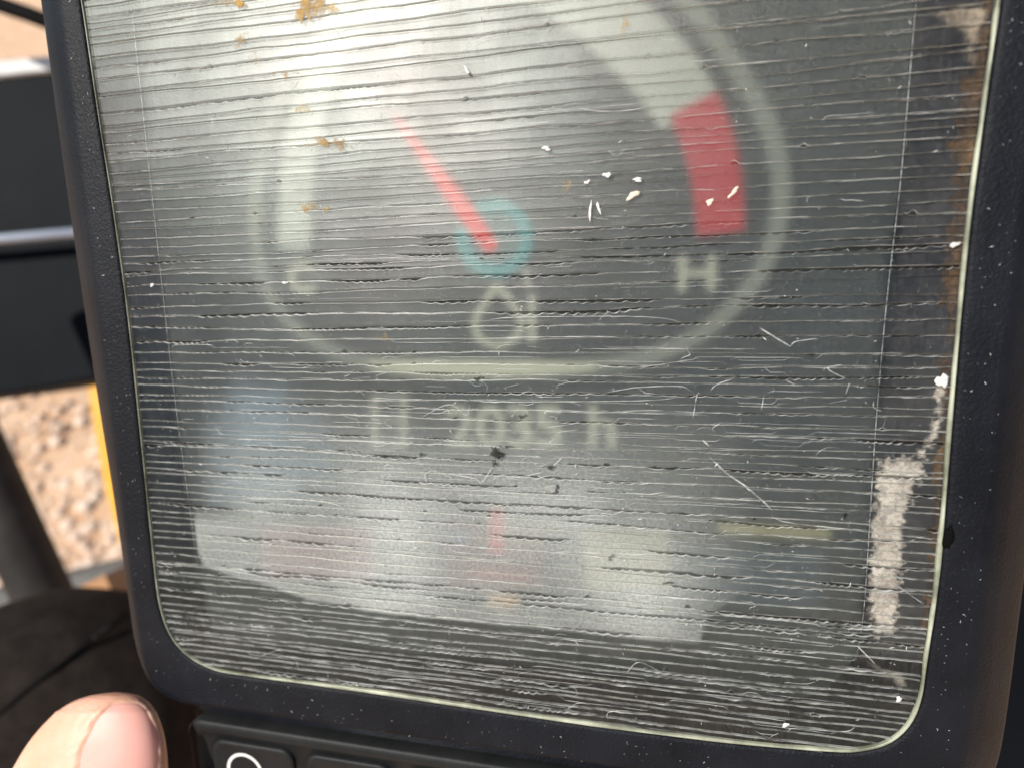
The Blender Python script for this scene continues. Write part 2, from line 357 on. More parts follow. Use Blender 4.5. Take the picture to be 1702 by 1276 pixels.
def letters(name, txt, px, py, h_px, mat, sx=1.0):
    cu = bpy.data.curves.new(name, 'FONT'); cu.body = txt; cu.align_x = 'CENTER'; cu.align_y = 'CENTER'; cu.size = 1.0
    cu.extrude = 0.01; cu.offset = 0.022
    t = bpy.data.objects.new(name, cu); COL.objects.link(t); bpy.context.view_layer.update()
    me = bpy.data.meshes.new_from_object(t.evaluated_get(bpy.context.evaluated_depsgraph_get()))
    bpy.data.objects.remove(t); p = deep(px, py); ZL[0] += 0.02; h = h_px * 0.128 / 0.70 * MM
    me.transform(Matrix.Translation((p[0] * MM, p[1] * MM, ZL[0] * MM)) @ Matrix.Diagonal((h * sx, h, h * .2, 1)))
    me.name = name; me.materials.clear(); me.materials.append(mat)
    o = bpy.data.objects.new(name, me); COL.objects.link(o); o.parent = screen; return o
letters('letter', 'C', 500, 465, 44, E_BAR, 1.1); letters('letter', 'H', 1158, 458, 48, E_TXT, 1.2)
stroke('oil_drop_icon', [(826, 478), (805, 505), (790, 532), (795, 560), (825, 574), (858, 560), (866, 532), (850, 505)], 11, E_TXT, True, 60)
stroke('hourglass_icon', [(618, 739), (674, 739)], 8, E_TXT2, n=8)
stroke('icon_bar', [(884, 490), (884, 570)], 12, E_TXT, n=8)
stroke('icon_bar', [(874, 445), (878, 480)], 9, E_TXT2, n=8)
# hour meter
stroke('hourglass_icon', [(622, 658), (622, 742)], 9, E_TXT, n=8); stroke('hourglass_icon', [(671, 655), (671, 742)], 10, E_TXT, n=8); stroke('hourglass_icon', [(616, 660), (676, 660)], 8, E_TXT2, n=8); stroke('hourglass_icon', [(618, 698), (674, 698)], 8, E_TXT2, n=8)
for i, (c, x) in enumerate((('2', 766), ('0', 816), ('3', 864), ('5', 912), ('h', 1001))): letters('digit' if c != 'h' else 'letter', c, x, 712, 64 if c != 'h' else 62, E_TXT, 1.1)
patch('lamp_tile', [(395, 655), (470, 652), (472, 742), (398, 744)], emit('pale blue tile', (0.045, 0.062, 0.072)), 'pale blue rectangle left of the hour meter')
# lamp tiles along the bottom
patch('lamp_tile', [(430, 875), (620, 870), (625, 965), (440, 962)], E_DIM)
patch('lamp_tile', [(740, 870), (900, 870), (905, 975), (742, 975)], emit('dim dark red tile', (0.055, 0.022, 0.024)))
stroke('warning_mark', [(826, 845), (826, 918)], 24, E_RED, n=8, label='red upright warning mark'); stroke('warning_mark', [(785, 950), (880, 958)], 16, emit('dull red mark', (0.13, 0.02, 0.02)), n=8)
patch('lamp_tile', [(968, 878), (1112, 880), (1112, 975), (975, 980)], E_YEL, 'pale yellow lamp tile')
patch('lamp_tile', [(1195, 868), (1380, 880), (1380, 893), (1195, 884)], emit('yellow tile edge', (0.17, 0.155, 0.08)))
patch('lamp_tile', [(1150, 905), (1370, 912), (1360, 1010), (1150, 1000)], E_BLU)
stroke('amber_mark', [(815, 997), (862, 996)], 16, E_ORA, n=8, label='small amber mark under the lamp tiles')
stroke('blue_mark', [(745, 885), (775, 895)], 18, emit('blue mark light', (0.02, 0.05, 0.10)), n=8)

# frame round the display, just under the sheet
INL = [(213, -40), (224, 60), (250, 300), (288, 640), (316, 850), (334, 985), (352, 1042)]
INR = [(1422, 1096), (1437, 1000), (1455, 720), (1474, 500), (1498, 290), (1522, 10), (1528, -60)]
li = [tuple(on(x, y, Z_BASE)[:2]) for x, y in INL]; ri = [tuple(on(x, y, Z_BASE)[:2]) for x, y in INR]
inn = [(li[0][0] - .5, W_TOP - 9)] + li + [(li[-1][0] + 4, li[-1][1] - 1)] + [(x, li[-1][1] - 1.2) for x in np.linspace(li[-1][0] + 12, ri[0][0] - 8, 6)] + ri + [(ri[-1][0] + .5, W_TOP - 9)]
INN = align(inn, 0)
plate('display_frame', [(offset(0.2), -1.9), (offset(0.2), -1.25), (INN, -1.25), (INN, -1.9)], M_BLACK, monitor, cap=False)

# ------------------------------------------------------------------ the lens
base_pts = offset(0.1); nb = len(base_pts)
lens = mesh('lens', np.vstack([np.column_stack([base_pts, np.full(nb, Z_BASE)])]), [tuple(range(nb))], M_BASE, monitor)
if lens.data.polygons[0].normal.z < 0: lens.data.flip_normals()
lens['label'] = 'scuffed clear cover broken into long thin strips'
RW = ((0.35 + 0.65 * sstep(-74, -40, OUT[:, 0])) * (.85 + .3 * noise1(np.arange(nb), 77, 9) + .18 * noise1(np.arange(nb), 78, 2.5)))[:, None]
def voff(d): return OUT + NRM * (d * RW)
v, f = ringstack([(offset(0.22), -1.2), (voff(0.18), 0.0), (voff(0.0), 0.10), (voff(-0.34), 0.09), (voff(-0.5), 0.0), (voff(-0.52), -0.55)])
tag(mesh('rim', v, f, M_RIM, lens, True), 'pale greenish cut edge of the clear cover')

XS_OUT = OUT
def xlim(y, inset=0.55):
    y = np.clip(y, 0.6, W_TOP - .6)
    nxt = np.roll(OUT, -1, 0); m = ((OUT[:, 1] <= y) & (nxt[:, 1] > y)) | ((OUT[:, 1] > y) & (nxt[:, 1] <= y))
    a, b = OUT[m], nxt[m]; x = a[:, 0] + (y - a[:, 1]) / (b[:, 1] - a[:, 1]) * (b[:, 0] - a[:, 0])
    return x.min() + inset, x.max() - inset
y_lo, y_hi = OUT[:, 1].min(), OUT[:, 1].max()
ys = []; y = 1.6
while y < 142:
    ys.append(y); y += (1.45 + 0.27 * sstep(8, 95, y)) * (random.choice([.6, .8, .95, 1.05, 1.2, 1.45]) if y > 22 else random.choice([.8, .9, 1, 1.15, 1.3])) * random.uniform(.9, 1.1)
XG = np.arange(-84, 84.01, 0.28); NX = len(XG)
cracks = []
for k, yk in enumerate(ys):
    sd = 100 + k * 7
    yc = yk + 0.34 * noise1(XG + 300, sd, 38) + 0.17 * noise1(XG + 300, sd + 1, 10) + 0.045 * noise1(XG + 300, sd + 2, 2.2) + 0.018 * noise1(XG + 300, sd + 8, .7)
    pos = sstep(-75, 20, XG) * 0.35
    env = np.clip(noise1(XG + 300, sd + 3, 14) * 0.9 + 0.5 * noise1(XG + 300, sd + 4, 4) + (0.06 if yk > 88 else 0.24) + pos * .4, 0, 1.0)
    ph = np.cumsum(0.28 * np.pi / (1.9 + 1.0 * noise1(XG + 300, sd + 5, 6)))
    sc_ = 0.28 + 0.72 * np.abs(np.sin(ph)) ** 0.7
    g = 0.02 + np.minimum((0.30 if yk > 92 else .6) * env * sc_ * random.choice([.35, .6, .9, 1.05, 1.2]), 0.66)
    if random.random() < .42: pm = np.ones(NX)
    else: pm = sstep(-.12, .12, noise1(XG + 300, sd + 6, random.choice([16, 28, 45])) + random.choice([-.15, .1, .3]))
    g = .004 + g * pm
    bump = np.zeros(NX)
    for _ in range(random.choice([0, 1, 2, 4, 6])):
        xc = random.uniform(-72, 72); r = random.choice([.16, .22, .3, .4, .55]) * random.uniform(.8, 1.2)
        dx = (XG - xc) / r; hmp = np.clip(1 - dx * dx, 0, 1) ** random.choice([.5, .8, 1.2]) * r * random.uniform(.5, .95)
        bump = np.maximum(bump, hmp); g = g + hmp * 0.25
    cracks.append((yc + np.minimum(bump, .8) * pm, yc - g, pm))
gap_shade_v, strips = [], []
def xmap(ym, inset=.55):
    a, b = xlim(float(ym), inset); return a, b
for k in range(len(cracks) + 1):
    top = cracks[k][1] if k < len(cracks) else np.full(NX, y_hi - .65)
    botm = cracks[k - 1][0] if k > 0 else None
    yt = float(np.median(top)); yb = float(np.median(botm)) if botm is not None else y_lo + 0.7
    if k == 0: botm = np.maximum(np.interp(XG, OUT[np.argsort(OUT[:, 0])][:, 0], np.zeros(nb)), 0) + y_lo + .75
    # samples between the lens edges at the strip's own height
    def row(arr, ymid):
        a, b = xlim(ymid); s = np.linspace(a, b, NX); return s, np.interp(s, XG, arr)
    xt, yt_ = row(top, yt); xb, yb_ = row(botm, yb)
    thin = (yt_ - yb_)
    mid = (yt_ + yb_) / 2; bad = thin < 0.25
    yt_ = np.where(bad, mid + .125, yt_); yb_ = np.where(bad, mid - .125, yb_); thin = yt_ - yb_
    w1 = np.clip(0.032 + 0.03 * noise1(XG + 500, 900 + k, 3) + 0.02 * noise1(XG + 500, 1900 + k, .8), 0.006, 0.08)
    w2 = np.clip(random.choice([.02, .035, .05, .065]) + 0.04 * noise1(XG + 500, 2900 + k, 6) + 0.025 * noise1(XG + 500, 3900 + k, .9), 0.006, 0.13)
    if k < len(cracks): w1 = w1 * np.interp(xt, XG, cracks[k][2])
    if k > 0: w2 = w2 * np.interp(xb, XG, cracks[k - 1][2])
    w1 = np.minimum(w1, thin * .3); w2 = np.minimum(w2, thin * .3)
    zt = random.gauss(0, .02) + 0.03 * noise1(XG + 500, 4900 + k, 30); zb = random.gauss(0, .02) + 0.03 * noise1(XG + 500, 5900 + k, 30)
    rows = [(xt, yt_, zt * 0 - .5), (xt, yt_, zt - .03), (xt, yt_ - w1, zt + .008), (xt, yt_ - w1 - thin * .12, zt), (xb, yb_ + w2 + thin * .12, zb), (xb, yb_ + w2, zb + .012), (xb, yb_, zb - .03), (xb, yb_, zb * 0 - .5)]
    V = np.vstack([np.column_stack(r) for r in rows])
    fs = grid_faces(8, NX); mi = np.repeat([1, 1, 0, 0, 0, 1, 1], NX - 1)
    fs = [tuple(reversed(q)) for q in fs]
    strips.append(mesh('strip', V, fs, [M_STRIP, M_EDGE], lens, True, mi))
for k, (t, b, _pm) in enumerate(cracks):
    yk = float(np.median(t)); a, bb = xlim(yk, .7); s = np.linspace(a, bb, NX)
    T, B = np.interp(s, XG, t), np.interp(s, XG, b); wd = T - B
    cov = np.tile(sstep(.07, .26, wd) * (.22 if yk > 92 else .62), 2)
    mesh('crack_shade_and_grime', np.vstack([np.column_stack([s, T + .02, np.full(NX, -.42)]), np.column_stack([s, B - .02, np.full(NX, -.42)])]), [tuple(reversed(q)) for q in grid_faces(2, NX)], M_SHADE_GRIME, lens, attr=cov)  # dark ribbon paints the shade in each gap, weaker near the top

# hairline cracks standing on the strips
def hair(pts, w, name='hairline_crack', z=.05):
    q = np.asarray(pts, float); n = len(q); t = np.gradient(q, axis=0); t /= np.linalg.norm(t, axis=1)[:, None] + 1e-9
    nn = np.column_stack([-t[:, 1], t[:, 0]]); ww = w * np.clip(np.minimum(np.arange(n), np.arange(n)[::-1]) / max(2, n * .12), .25, 1)[:, None] * .5
    V = np.vstack([np.column_stack([q + nn * ww, np.full(n, z - .06)]), np.column_stack([q, np.full(n, z + .03)]), np.column_stack([q - nn * ww, np.full(n, z - .06)])])
    return V, [tuple(reversed(x)) for x in grid_faces(3, n)]
def hair_obj(px, w=.16):
    q = np.array([on(x, y)[:2] for x, y in px]); q = smooth_path(q, max(8, len(px) * 9))
    q[:, 1] += .03 * noise1(q[:, 0] + 200, len(px) * 3 + int(px[0][0]), .7)
    V, fs = hair(q, w); return mesh('hairline_crack', V, fs, M_EDGE, lens, True)
for px, w in (
    ([(1168, 731), (1180, 742)], .3), ([(1178, 757), (1207, 785), (1240, 808), (1268, 832), (1286, 850)], .32), ([(1282, 857), (1302, 866), (1360, 874), (1440, 880)], .16),
    ([(1263, 545), (1290, 562), (1314, 576)], .24), ([(1314, 575), (1325, 567), (1362, 563)], .14), ([(800, 535), (850, 528), (1000, 526), (1090, 528), (1130, 536), (1138, 545)], .16),
    ([(988, 600), (1000, 609), (1060, 610), (1110, 604), (1160, 596)], .16), ([(800, 562), (1015, 560), (1028, 570)], .16), ([(1010, 652), (1060, 644), (1130, 642), (1150, 652)], .18), ([(800, 668), (980, 667), (1100, 664), (1135, 656)], .14),
    ([(1180, 652), (1190, 640), (1222, 628)], .14), ([(1152, 695), (1158, 658), (1163, 656)], .15), ([(1266, 680), (1270, 655)], .14), ([(755, 795), (720, 782), (706, 790), (712, 805)], .16), ([(740, 786), (790, 795), (800, 802), (822, 770)], .16),
    ([(840, 790), (850, 794), (895, 786), (903, 782)], .16), ([(910, 783), (930, 764), (935, 758)], .18), ([(1370, 617), (1372, 612), (1400, 606), (1376, 613), (1412, 632)], .16), ([(1406, 655), (1412, 636)], .14),
    ([(1480, 965), (1505, 982), (1535, 1003)], .18), ([(1424, 1072), (1440, 1088), (1456, 1104)], .22), ([(575, 850), (560, 838), (500, 830), (400, 828)], .16), ([(910, 925), (930, 917), (1000, 919), (1120, 922)], .14),
    ([(1040, 1120), (1060, 1100), (1090, 1112), (1097, 1117)], .16), ([(460, 1090), (490, 1094), (495, 1112)], .16), ([(690, 700), (745, 672), (775, 690), (780, 668)], .14), ([(780, 660), (800, 667), (900, 668)], .14),
    ([(595, 350), (610, 345), (700, 333)], .12), ([(765, 95), (775, 80), (800, 65), (850, 55), (900, 50)], .18), ([(560, 432), (620, 430), (680, 427)], .12), ([(960, 175), (975, 183), (1030, 185), (1080, 178)], .16), ([(815, 215), (870, 208), (930, 200)], .14),
    ([(1250, 735), (1265, 730), (1340, 735), (1350, 728)], .14), ([(940, 1180), (960, 1168), (980, 1170)], .14), ([(1010, 1196), (1012, 1183), (1045, 1180)], .16), ([(640, 1130), (655, 1128), (700, 1130)], .16), ([(1310, 1218), (1320, 1210), (1400, 1215), (1420, 1208)], .16), ([(470, 1085), (462, 1080), (420, 1095)], .14)):
    hair_obj(px, w)
rr_ = random.Random(31)
for i in range(260):                                # cracks that leave one line, run beside it and rejoin
    y0_ = rr_.uniform(2, 135) if rr_.random() < .5 else (rr_.uniform(2, 24) if rr_.random() < .25 else rr_.uniform(35, 75))
    x0_ = rr_.uniform(-68, 55); ln = rr_.choice([3, 6, 10, 16, 26]) * rr_.uniform(.7, 1.3); dh = rr_.choice([-1, 1]) * rr_.uniform(.35, .95)
    s = np.linspace(0, 1, 26); xx = x0_ + ln * s; a_, b_ = xlim(y0_, 1.2)
    if xx[-1] > b_ or xx[0] < a_: continue
    yy = y0_ + dh * (sstep(0, min(.4, 1.2 / ln), s) - sstep(1 - min(.5, .9 / ln), 1, s) * rr_.choice([0, 1, 1])) + .06 * noise1(xx + 100, i + 50, 2.5)
    V, fs = hair(np.column_stack([xx, yy]), rr_.uniform(.045, .11)); mesh('hairline_crack', V, fs, M_EDGE, lens, True)
LV, LF, LN = [], [], 0
for i in range(85):                                # jagged little links between neighbouring lines
    y0_ = rr_.uniform(38, 74) if rr_.random() < .6 else rr_.uniform(2, 130); x0_ = rr_.uniform(-66, 66) if rr_.random() < .55 else rr_.uniform(-22, 20)
    a_, b_ = xlim(y0_, 4)
    if not a_ < x0_ < b_: continue
    an = rr_.uniform(0, 6.28); q = [(x0_, y0_)]
    for _ in range(rr_.randint(2, 5)):
        an += rr_.gauss(0, .7); ln = rr_.uniform(.35, 1.5); q.append((q[-1][0] + ln * math.cos(an) * 1.3, q[-1][1] + ln * math.sin(an) * .6))
    V, fs = hair(smooth_path(np.array(q), 8 * len(q)), rr_.uniform(.05, .13)); LV.append(V); LF += [tuple(k + LN for k in t) for t in fs]; LN += len(V)
o = mesh('crack_links', np.vstack(LV), LF, M_EDGE, lens, True); o['kind'] = 'stuff'
# short upright nicks, too many to tell apart
V, fs = [], []
for i in range(900):
    x = rr_.uniform(-72, 70); y = rr_.uniform(1, 140) if rr_.random() < .5 else rr_.uniform(1, 60); ln = rr_.choice([.25, .4, .7, 1.2]) * rr_.uniform(.6, 1.4); an = math.radians(90 + rr_.gauss(0, 14)) if rr_.random() < .75 else rr_.uniform(0, 3.1)
    a_, b_ = xlim(y, 1.5)
    if not a_ < x < b_: continue
    q = np.array([[x + math.cos(an) * ln * t + .04 * rr_.gauss(0, 1), y + math.sin(an) * ln * t] for t in (0, .35, .7, 1)])
    v_, f_ = hair(q, rr_.uniform(.04, .10)); fs += [tuple(k + len(V) * 12 for k in t) for t in f_]; V.append(v_)
o = mesh('nicks', np.vstack(V), fs, M_EDGE, lens); o['kind'] = 'stuff'

# ------------------------------------------------------------------ painted reflections, films, stains and dirt under the strips
def seg_dist(P, poly):
    d = np.full(len(P), 1e9); n = len(poly); ins = np.zeros(len(P), bool)
    for i in range(n):
        a, b = poly[i], poly[(i + 1) % n]; ab = b - a; t = np.clip(((P - a) @ ab) / (ab @ ab + 1e-12), 0, 1)
        d = np.minimum(d, np.linalg.norm(P - (a + t[:, None] * ab), axis=1))
        c = (a[1] > P[:, 1]) != (b[1] > P[:, 1]); xi = a[0] + (P[:, 1] - a[1]) / (b[1] - a[1] + 1e-12) * ab[0]; ins ^= c & (P[:, 0] < xi)
    return np.where(ins, d, -d)
ZFILM = [Z_BASE + .015]
def film(name, px, mat, cov, edge=.5, step=.5, rag=.3, ragp=1.5, fn=None, label=None, parent=None, z=None):
    if z is None: z = ZFILM[0]; ZFILM[0] += .004
    poly = np.array([on(x, y, z)[:2] for x, y in px]); x0, y0 = poly.min(0) - 1; x1, y1 = poly.max(0) + 1
    gx, gy = np.arange(x0, x1 + step, step), np.arange(y0, y1 + step, step); X, Y = np.meshgrid(gx, gy); P = np.column_stack([X.ravel(), Y.ravel()])
    d = seg_dist(P, poly) + rag * noise2(P[:, 0] + 200, P[:, 1] + 200, ragp, len(px)) + rag * .5 * noise2(P[:, 0] + 200, P[:, 1] + 200, ragp * .35, 3)
    c = sstep(0, edge, d) * cov
    if fn is not None: c = c * fn(P)
    ins = seg_dist(P, OUT[::4]) > .5; c = np.where(ins, c, 0)
    nx = len(gx); q = np.array(grid_faces(len(gy), nx)); q = q[(c[q] > .003).any(1)]
    if len(q) == 0: return None
    used = np.unique(q); rem = np.full(len(P), -1); rem[used] = np.arange(len(used))
    o = mesh(name, np.column_stack([P[used], np.full(len(used), z)]), rem[q], mat, parent or lens, False, attr=c[used])
    if label: o['label'] = label
    return o
F_REFL = film_material('painted pale reflection', (0.54, 0.55, 0.54), (0.68, 0.69, 0.67), .25, 2300, 45, (0.2, 0.8, 0.85, 1.15))
F_SKY_REFL = film_material('painted cool sky reflection', (0.36, 0.48, 0.58), (0.48, 0.58, 0.67), .1, 900, 60, (0.25, 0.75, 0.6, 1.2))
F_VEIL = film_material('painted grey reflection veil', (0.56, 0.55, 0.50), (0.66, 0.65, 0.59), .35, 2600, 50, (0.25, 0.75, 0.6, 1.3))  # diffuse veil that paints in the reflection of bright surroundings
F_RUST = film_material('orange brown stain', (0.34, 0.19, 0.06), (0.54, 0.37, 0.14), .4, 900, 200, (0.32, 0.66, 0.05, 1.0))
F_BROWN = film_material('dark brown dirt', (0.05, 0.028, 0.016), (0.16, 0.10, 0.055), .4, 500, 110, (0.3, 0.62, 0.25, 1.1))
F_TAUPE = film_material('thin taupe dust film', (0.34, 0.30, 0.28), (0.44, 0.42, 0.40), .2, 1400, 60, (0.25, 0.75, 0.4, 1.3))
F_GLUE = film_material('dried beige glue', (0.44, 0.38, 0.33), (0.64, 0.58, 0.52), .3, 1400, 120, (0.28, 0.6, 0.6, 1.15))
inner_px = [(222, -60), (250, 300), (288, 640), (316, 850), (336, 985), (360, 1075), (1420, 1096), (1437, 1000), (1455, 720), (1474, 500), (1498, 290), (1526, -60)]
film('painted_veil_and_dust', inner_px, F_VEIL, .046, .3, 2.0, 0, 1.5, lambda P: 1 + .9 * sstep(85, 135, P[:, 1]))  # reflected light painted over the display area, stronger toward the top
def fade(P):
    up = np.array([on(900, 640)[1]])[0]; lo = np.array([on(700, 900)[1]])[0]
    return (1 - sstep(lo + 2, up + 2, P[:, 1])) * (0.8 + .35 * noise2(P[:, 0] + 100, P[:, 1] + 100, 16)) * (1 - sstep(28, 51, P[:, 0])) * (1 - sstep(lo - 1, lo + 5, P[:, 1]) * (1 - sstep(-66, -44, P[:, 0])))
film('painted_reflection', [(326, 800), (321, 860), (325, 910), (336, 940), (372, 956), (430, 970), (520, 1000), (640, 1022), (800, 1036), (930, 1048), (1080, 1066), (1165, 1070), (1178, 1030), (1215, 1000), (1262, 975), (1330, 930), (1360, 850), (1330, 760), (1100, 640), (330, 640)], F_REFL, .60, .7, .6, .12, 2.2, fade, 'pale grainy painted reflection low behind the cover')  # bright mirrored shape painted as a pale diffuse sheet
film('painted_sky_reflection', [(305, 690), (321, 800), (324, 870), (500, 870), (590, 800), (560, 690), (480, 600), (380, 600)], F_SKY_REFL, .19, 8, 1.0, 1.0, 5, None, 'cool grey painted sky reflection at the left of the cover')  # bluish reflection of the sky painted as a soft diffuse sheet
for i, (x, y, a, b) in enumerate(((382, 4, 26, 10), (520, 14, 36, 22), (400, 68, 14, 12), (425, 97, 8, 8), (476, 124, 18, 6), (506, 180, 14, 12), (545, 238, 40, 13), (512, 346, 26, 10), (1038, 42, 9, 22), (944, 306, 7, 10), (640, 562, 16, 8))):
    pts = [(x + a * math.cos(t) * (1 + .35 * math.sin(3 * t + i)), y + b * math.sin(t) * (1 + .3 * math.cos(2 * t + i))) for t in np.linspace(0, 2 * np.pi, 14, endpoint=False)]
    film('rust_stain', pts, F_RUST, 1.0 if i < 8 else .5, .8, .15, .7, .8, z=.13)
for x, y, a, b in ((824, 752, 14, 9), (838, 742, 12, 4), (822, 768, 4, 8), (914, 776, 10, 4), (700, 755, 5, 5), (1015, 926, 6, 5), (1112, 968, 10, 4), (870, 692, 8, 5), (640, 757, 4, 3), (1404, 856, 7, 5), (795, 630, 9, 5), (1350, 590, 8, 3), (1255, 862, 5, 3)):
    film('crack_shade_and_grime', [(x + a * math.cos(t) * (1 + .4 * math.sin(3 * t + x)), y + b * math.sin(t) * (1 + .4 * math.cos(2 * t + y))) for t in np.linspace(0, 2 * np.pi, 12, endpoint=False)], M_SHADE_GRIME, .8, .3, .12, .2, .4, z=.125)
edge_px = [(1662, -40), (1640, 180), (1612, 390), (1588, 660), (1564, 940), (1545, 1100), (1525, 1110), (1538, 950), (1558, 700), (1564, 560), (1576, 380), (1584, 240), (1606, 120), (1622, 60), (1630, -40)]
film('painted_veil_and_dust', [(1424, 1096), (1437, 1000), (1455, 720), (1474, 500), (1498, 290), (1526, -60), (1665, -60), (1640, 180), (1612, 390), (1588, 660), (1564, 940), (1545, 1090)], F_TAUPE, .10, .6, 1.5, .2)
film('painted_veil_and_dust', [(138, -60), (165, 200), (187, 340), (212, 520), (233, 715), (294, 700), (288, 640), (250, 300), (222, -60)], F_VEIL, .04, 2, 1.5, .2, 4, lambda P: sstep(70, 130, P[:, 1]))  # same painted veil on the left border, fading downward
film('brown_dirt', edge_px, F_BROWN, .9, 1.0, .3, .9, 1.6, None, 'brown dirt along the right edge of the cover')
film('brown_dirt', [(1578, 380), (1604, 375), (1592, 520), (1574, 520)], F_BROWN, 1.0, .6, .2, .5, .9)
film('brown_dirt', [(1570, 235), (1610, 230), (1606, 262), (1580, 258)], F_BROWN, 1.0, .6, .25, .5, 1.0)
film('glue_patch', [(1457, 764), (1500, 756), (1542, 760), (1538, 792), (1526, 812), (1520, 838), (1508, 862), (1504, 930), (1498, 1000), (1488, 1056), (1452, 1062), (1440, 1000), (1443, 900), (1450, 820)], F_GLUE, .82, 1.3, .15, .75, .7, None, 'dried beige glue patch low at the right of the cover')
film('glue_patch', [(1528, 770), (1520, 752), (1545, 720), (1552, 690), (1545, 650), (1562, 625), (1575, 632), (1566, 700), (1555, 740)], F_GLUE, .85, .9, .15, .5, .7)
film('glue_patch', [(1540, 20), (1640, 0), (1640, 40), (1618, 110), (1600, 108), (1604, 60)], film_material('tan smear', (0.5, 0.4, 0.3), (0.62, 0.5, 0.38), .3, 500, 120, (0.3, 0.65, 0.2, 1.0)), .55, 1.2, .3, .6, 1.2)
film('corner_smear', [(1428, 1090), (1500, 1118), (1525, 1150), (1500, 1145), (1450, 1112)], F_GLUE, .28, 1.0, .3, .5, 1.2)
# thin bead where the display frame ends
def bead(px, w, name, cov=.6):
    q = smooth_path(np.array([on(x, y, -.5)[:2] for x, y in px]), 160); V, fs = hair(q, w, z=-.46)
    return mesh(name, V, fs, M_EDGE, lens, True)
bead(INL[:6], .12, 'frame_line'); bead([(1418, 1097), (1424, 1088)] + INR[1:], .13, 'frame_line'); bead([(1180, 1074), (1300, 1086), (1405, 1097), (1420, 1093)], .2, 'frame_line')

# ------------------------------------------------------------------ loose specks on the cover
M_FLECK = solid('white paint', (0.50, 0.50, 0.48), (0.80, 0.80, 0.78), 1600, 0.6)
M_FLECK3 = solid('grey scale', (0.22, 0.23, 0.21), (0.3, 0.31, 0.29), 900, 0.7)
M_FLECK2 = solid('cream paint', (0.60, 0.55, 0.44), (0.7, 0.64, 0.52), 900, 0.6)
def fleck(px, py, ln, wd, ang, label, mat=M_FLECK, name='paint_fleck'):
    p = on(px, py, .12); n, rows = 12, []
    for rr, z in ((1.0, 0), (1.0, .05), (.72, .12), (.25, .15)):
        for i in range(n):
            t = 2 * math.pi * i / n; k = 1 + .22 * math.sin(2 * t + px) + .2 * math.sin(3 * t + px * 1.7) + .14 * math.cos(5 * t + py)
            x, y = math.cos(t) * ln * .055 * rr * k, math.sin(t) * wd * .055 * rr * k
            rows.append((x * math.cos(ang) - y * math.sin(ang), x * math.sin(ang) + y * math.cos(ang), z))
    fs = grid_faces(4, n, True) + [tuple(range(3 * n, 4 * n))]
    o = mesh(name, rows, fs, mat, None, True); o.matrix_world = MON @ Matrix.Translation(Vector(p) * MM)
    return tag(o, label, 'fleck', 'white flecks lying on the cracked cover')
for a in ((1009, 291, 14, 7, .25, 'white oblong fleck left of the red gauge zone, upper of two'), (1060, 299, 15, 6, -.05, 'small white bar-shaped fleck between needle hub and red gauge zone'),
          (1052, 325, 20, 10, .7, 'cream wedge-shaped fleck just under the white bar-shaped one', M_FLECK2), (1219, 320, 20, 6, .75, 'slender pale fleck on the right edge of the red gauge zone', M_FLECK2),
          (1180, 336, 14, 7, .6, 'rice-shaped pale fleck in the middle of the red gauge zone', M_FLECK2), (981, 352, 26, 5, 1.45, 'long thin white sliver right of the teal hub, left of two'),
          (995, 346, 17, 5, -1.2, 'short thin white sliver right of the teal hub, right of two'), (908, 247, 13, 7, -.1, 'white oval fleck right of the needle, above the teal hub'),
          (776, 117, 14, 5, -.9, 'white curved fleck above and right of the needle tip'), (976, 303, 9, 6, .5, 'small white fleck below left of the upper oblong fleck'),
          (1587, 407, 14, 6, .5, 'white sliver on the brown dirt at the right edge'), (474, 470, 12, 5, .15, 'white oval fleck beside the letter C'),
          (253, 474, 8, 7, .5, 'tiny white fleck near the left edge of the cover'), (1494, 1161, 9, 9, 0, 'round white fleck in the lower right corner of the cover'), (1306, 1204, 14, 6, .4, 'white oblong fleck near the lower edge, toward the right corner'),
          (916, 811, 26, 12, .1, 'greyish oval fleck below the hour meter digits', M_FLECK3), (1566, 633, 14, 22, 0, 'lumpy white fleck on the right edge above the glue patch')):
    fleck(*a)
# fine dust
V, fs = [], []
oct_f = [(0, 1, 4), (1, 2, 4), (2, 3, 4), (3, 0, 4)]
for i in range(2600):
    r = rr_.random(); z = .08
    if r < .72:
        x = rr_.uniform(-74, 72); y = rr_.uniform(1, 142) if rr_.random() < .6 else rr_.uniform(1, 70); a_, b_ = xlim(y, 1.0)
        if not a_ < x < b_: continue
    else:
        j = rr_.randrange(nb); t = rr_.random(); q = lerp(OUT[j] + NRM[j] * 1.2, C_F[j], t); x, y, z = q[0], q[1], .3 + .36 * t
        if not -10 < y < 140: continue
    s = rr_.choice([.02, .03, .04, .05, .07]) * rr_.uniform(.6, 1.3) * (1.0 if z < .1 else .8); an = rr_.uniform(0, 3.14); el = rr_.choice([1, 1.4, 2, 3.5, 6])
    c_, s_ = math.cos(an), math.sin(an); b0_ = len(V)
    for dx, dy in ((s * el, 0), (0, s), (-s * el, 0), (0, -s)): V.append((x + dx * c_ - dy * s_, y + dx * s_ + dy * c_, z))
    V.append((x, y, z + s * .8)); fs += [tuple(b0_ + k for k in t) for t in oct_f]
o = mesh('dust', V, fs, M_FLECK, None); o.matrix_world = MON; o['kind'] = 'stuff'; o['label'] = 'fine white dust scattered over cover and bezel'; o['category'] = 'dust'

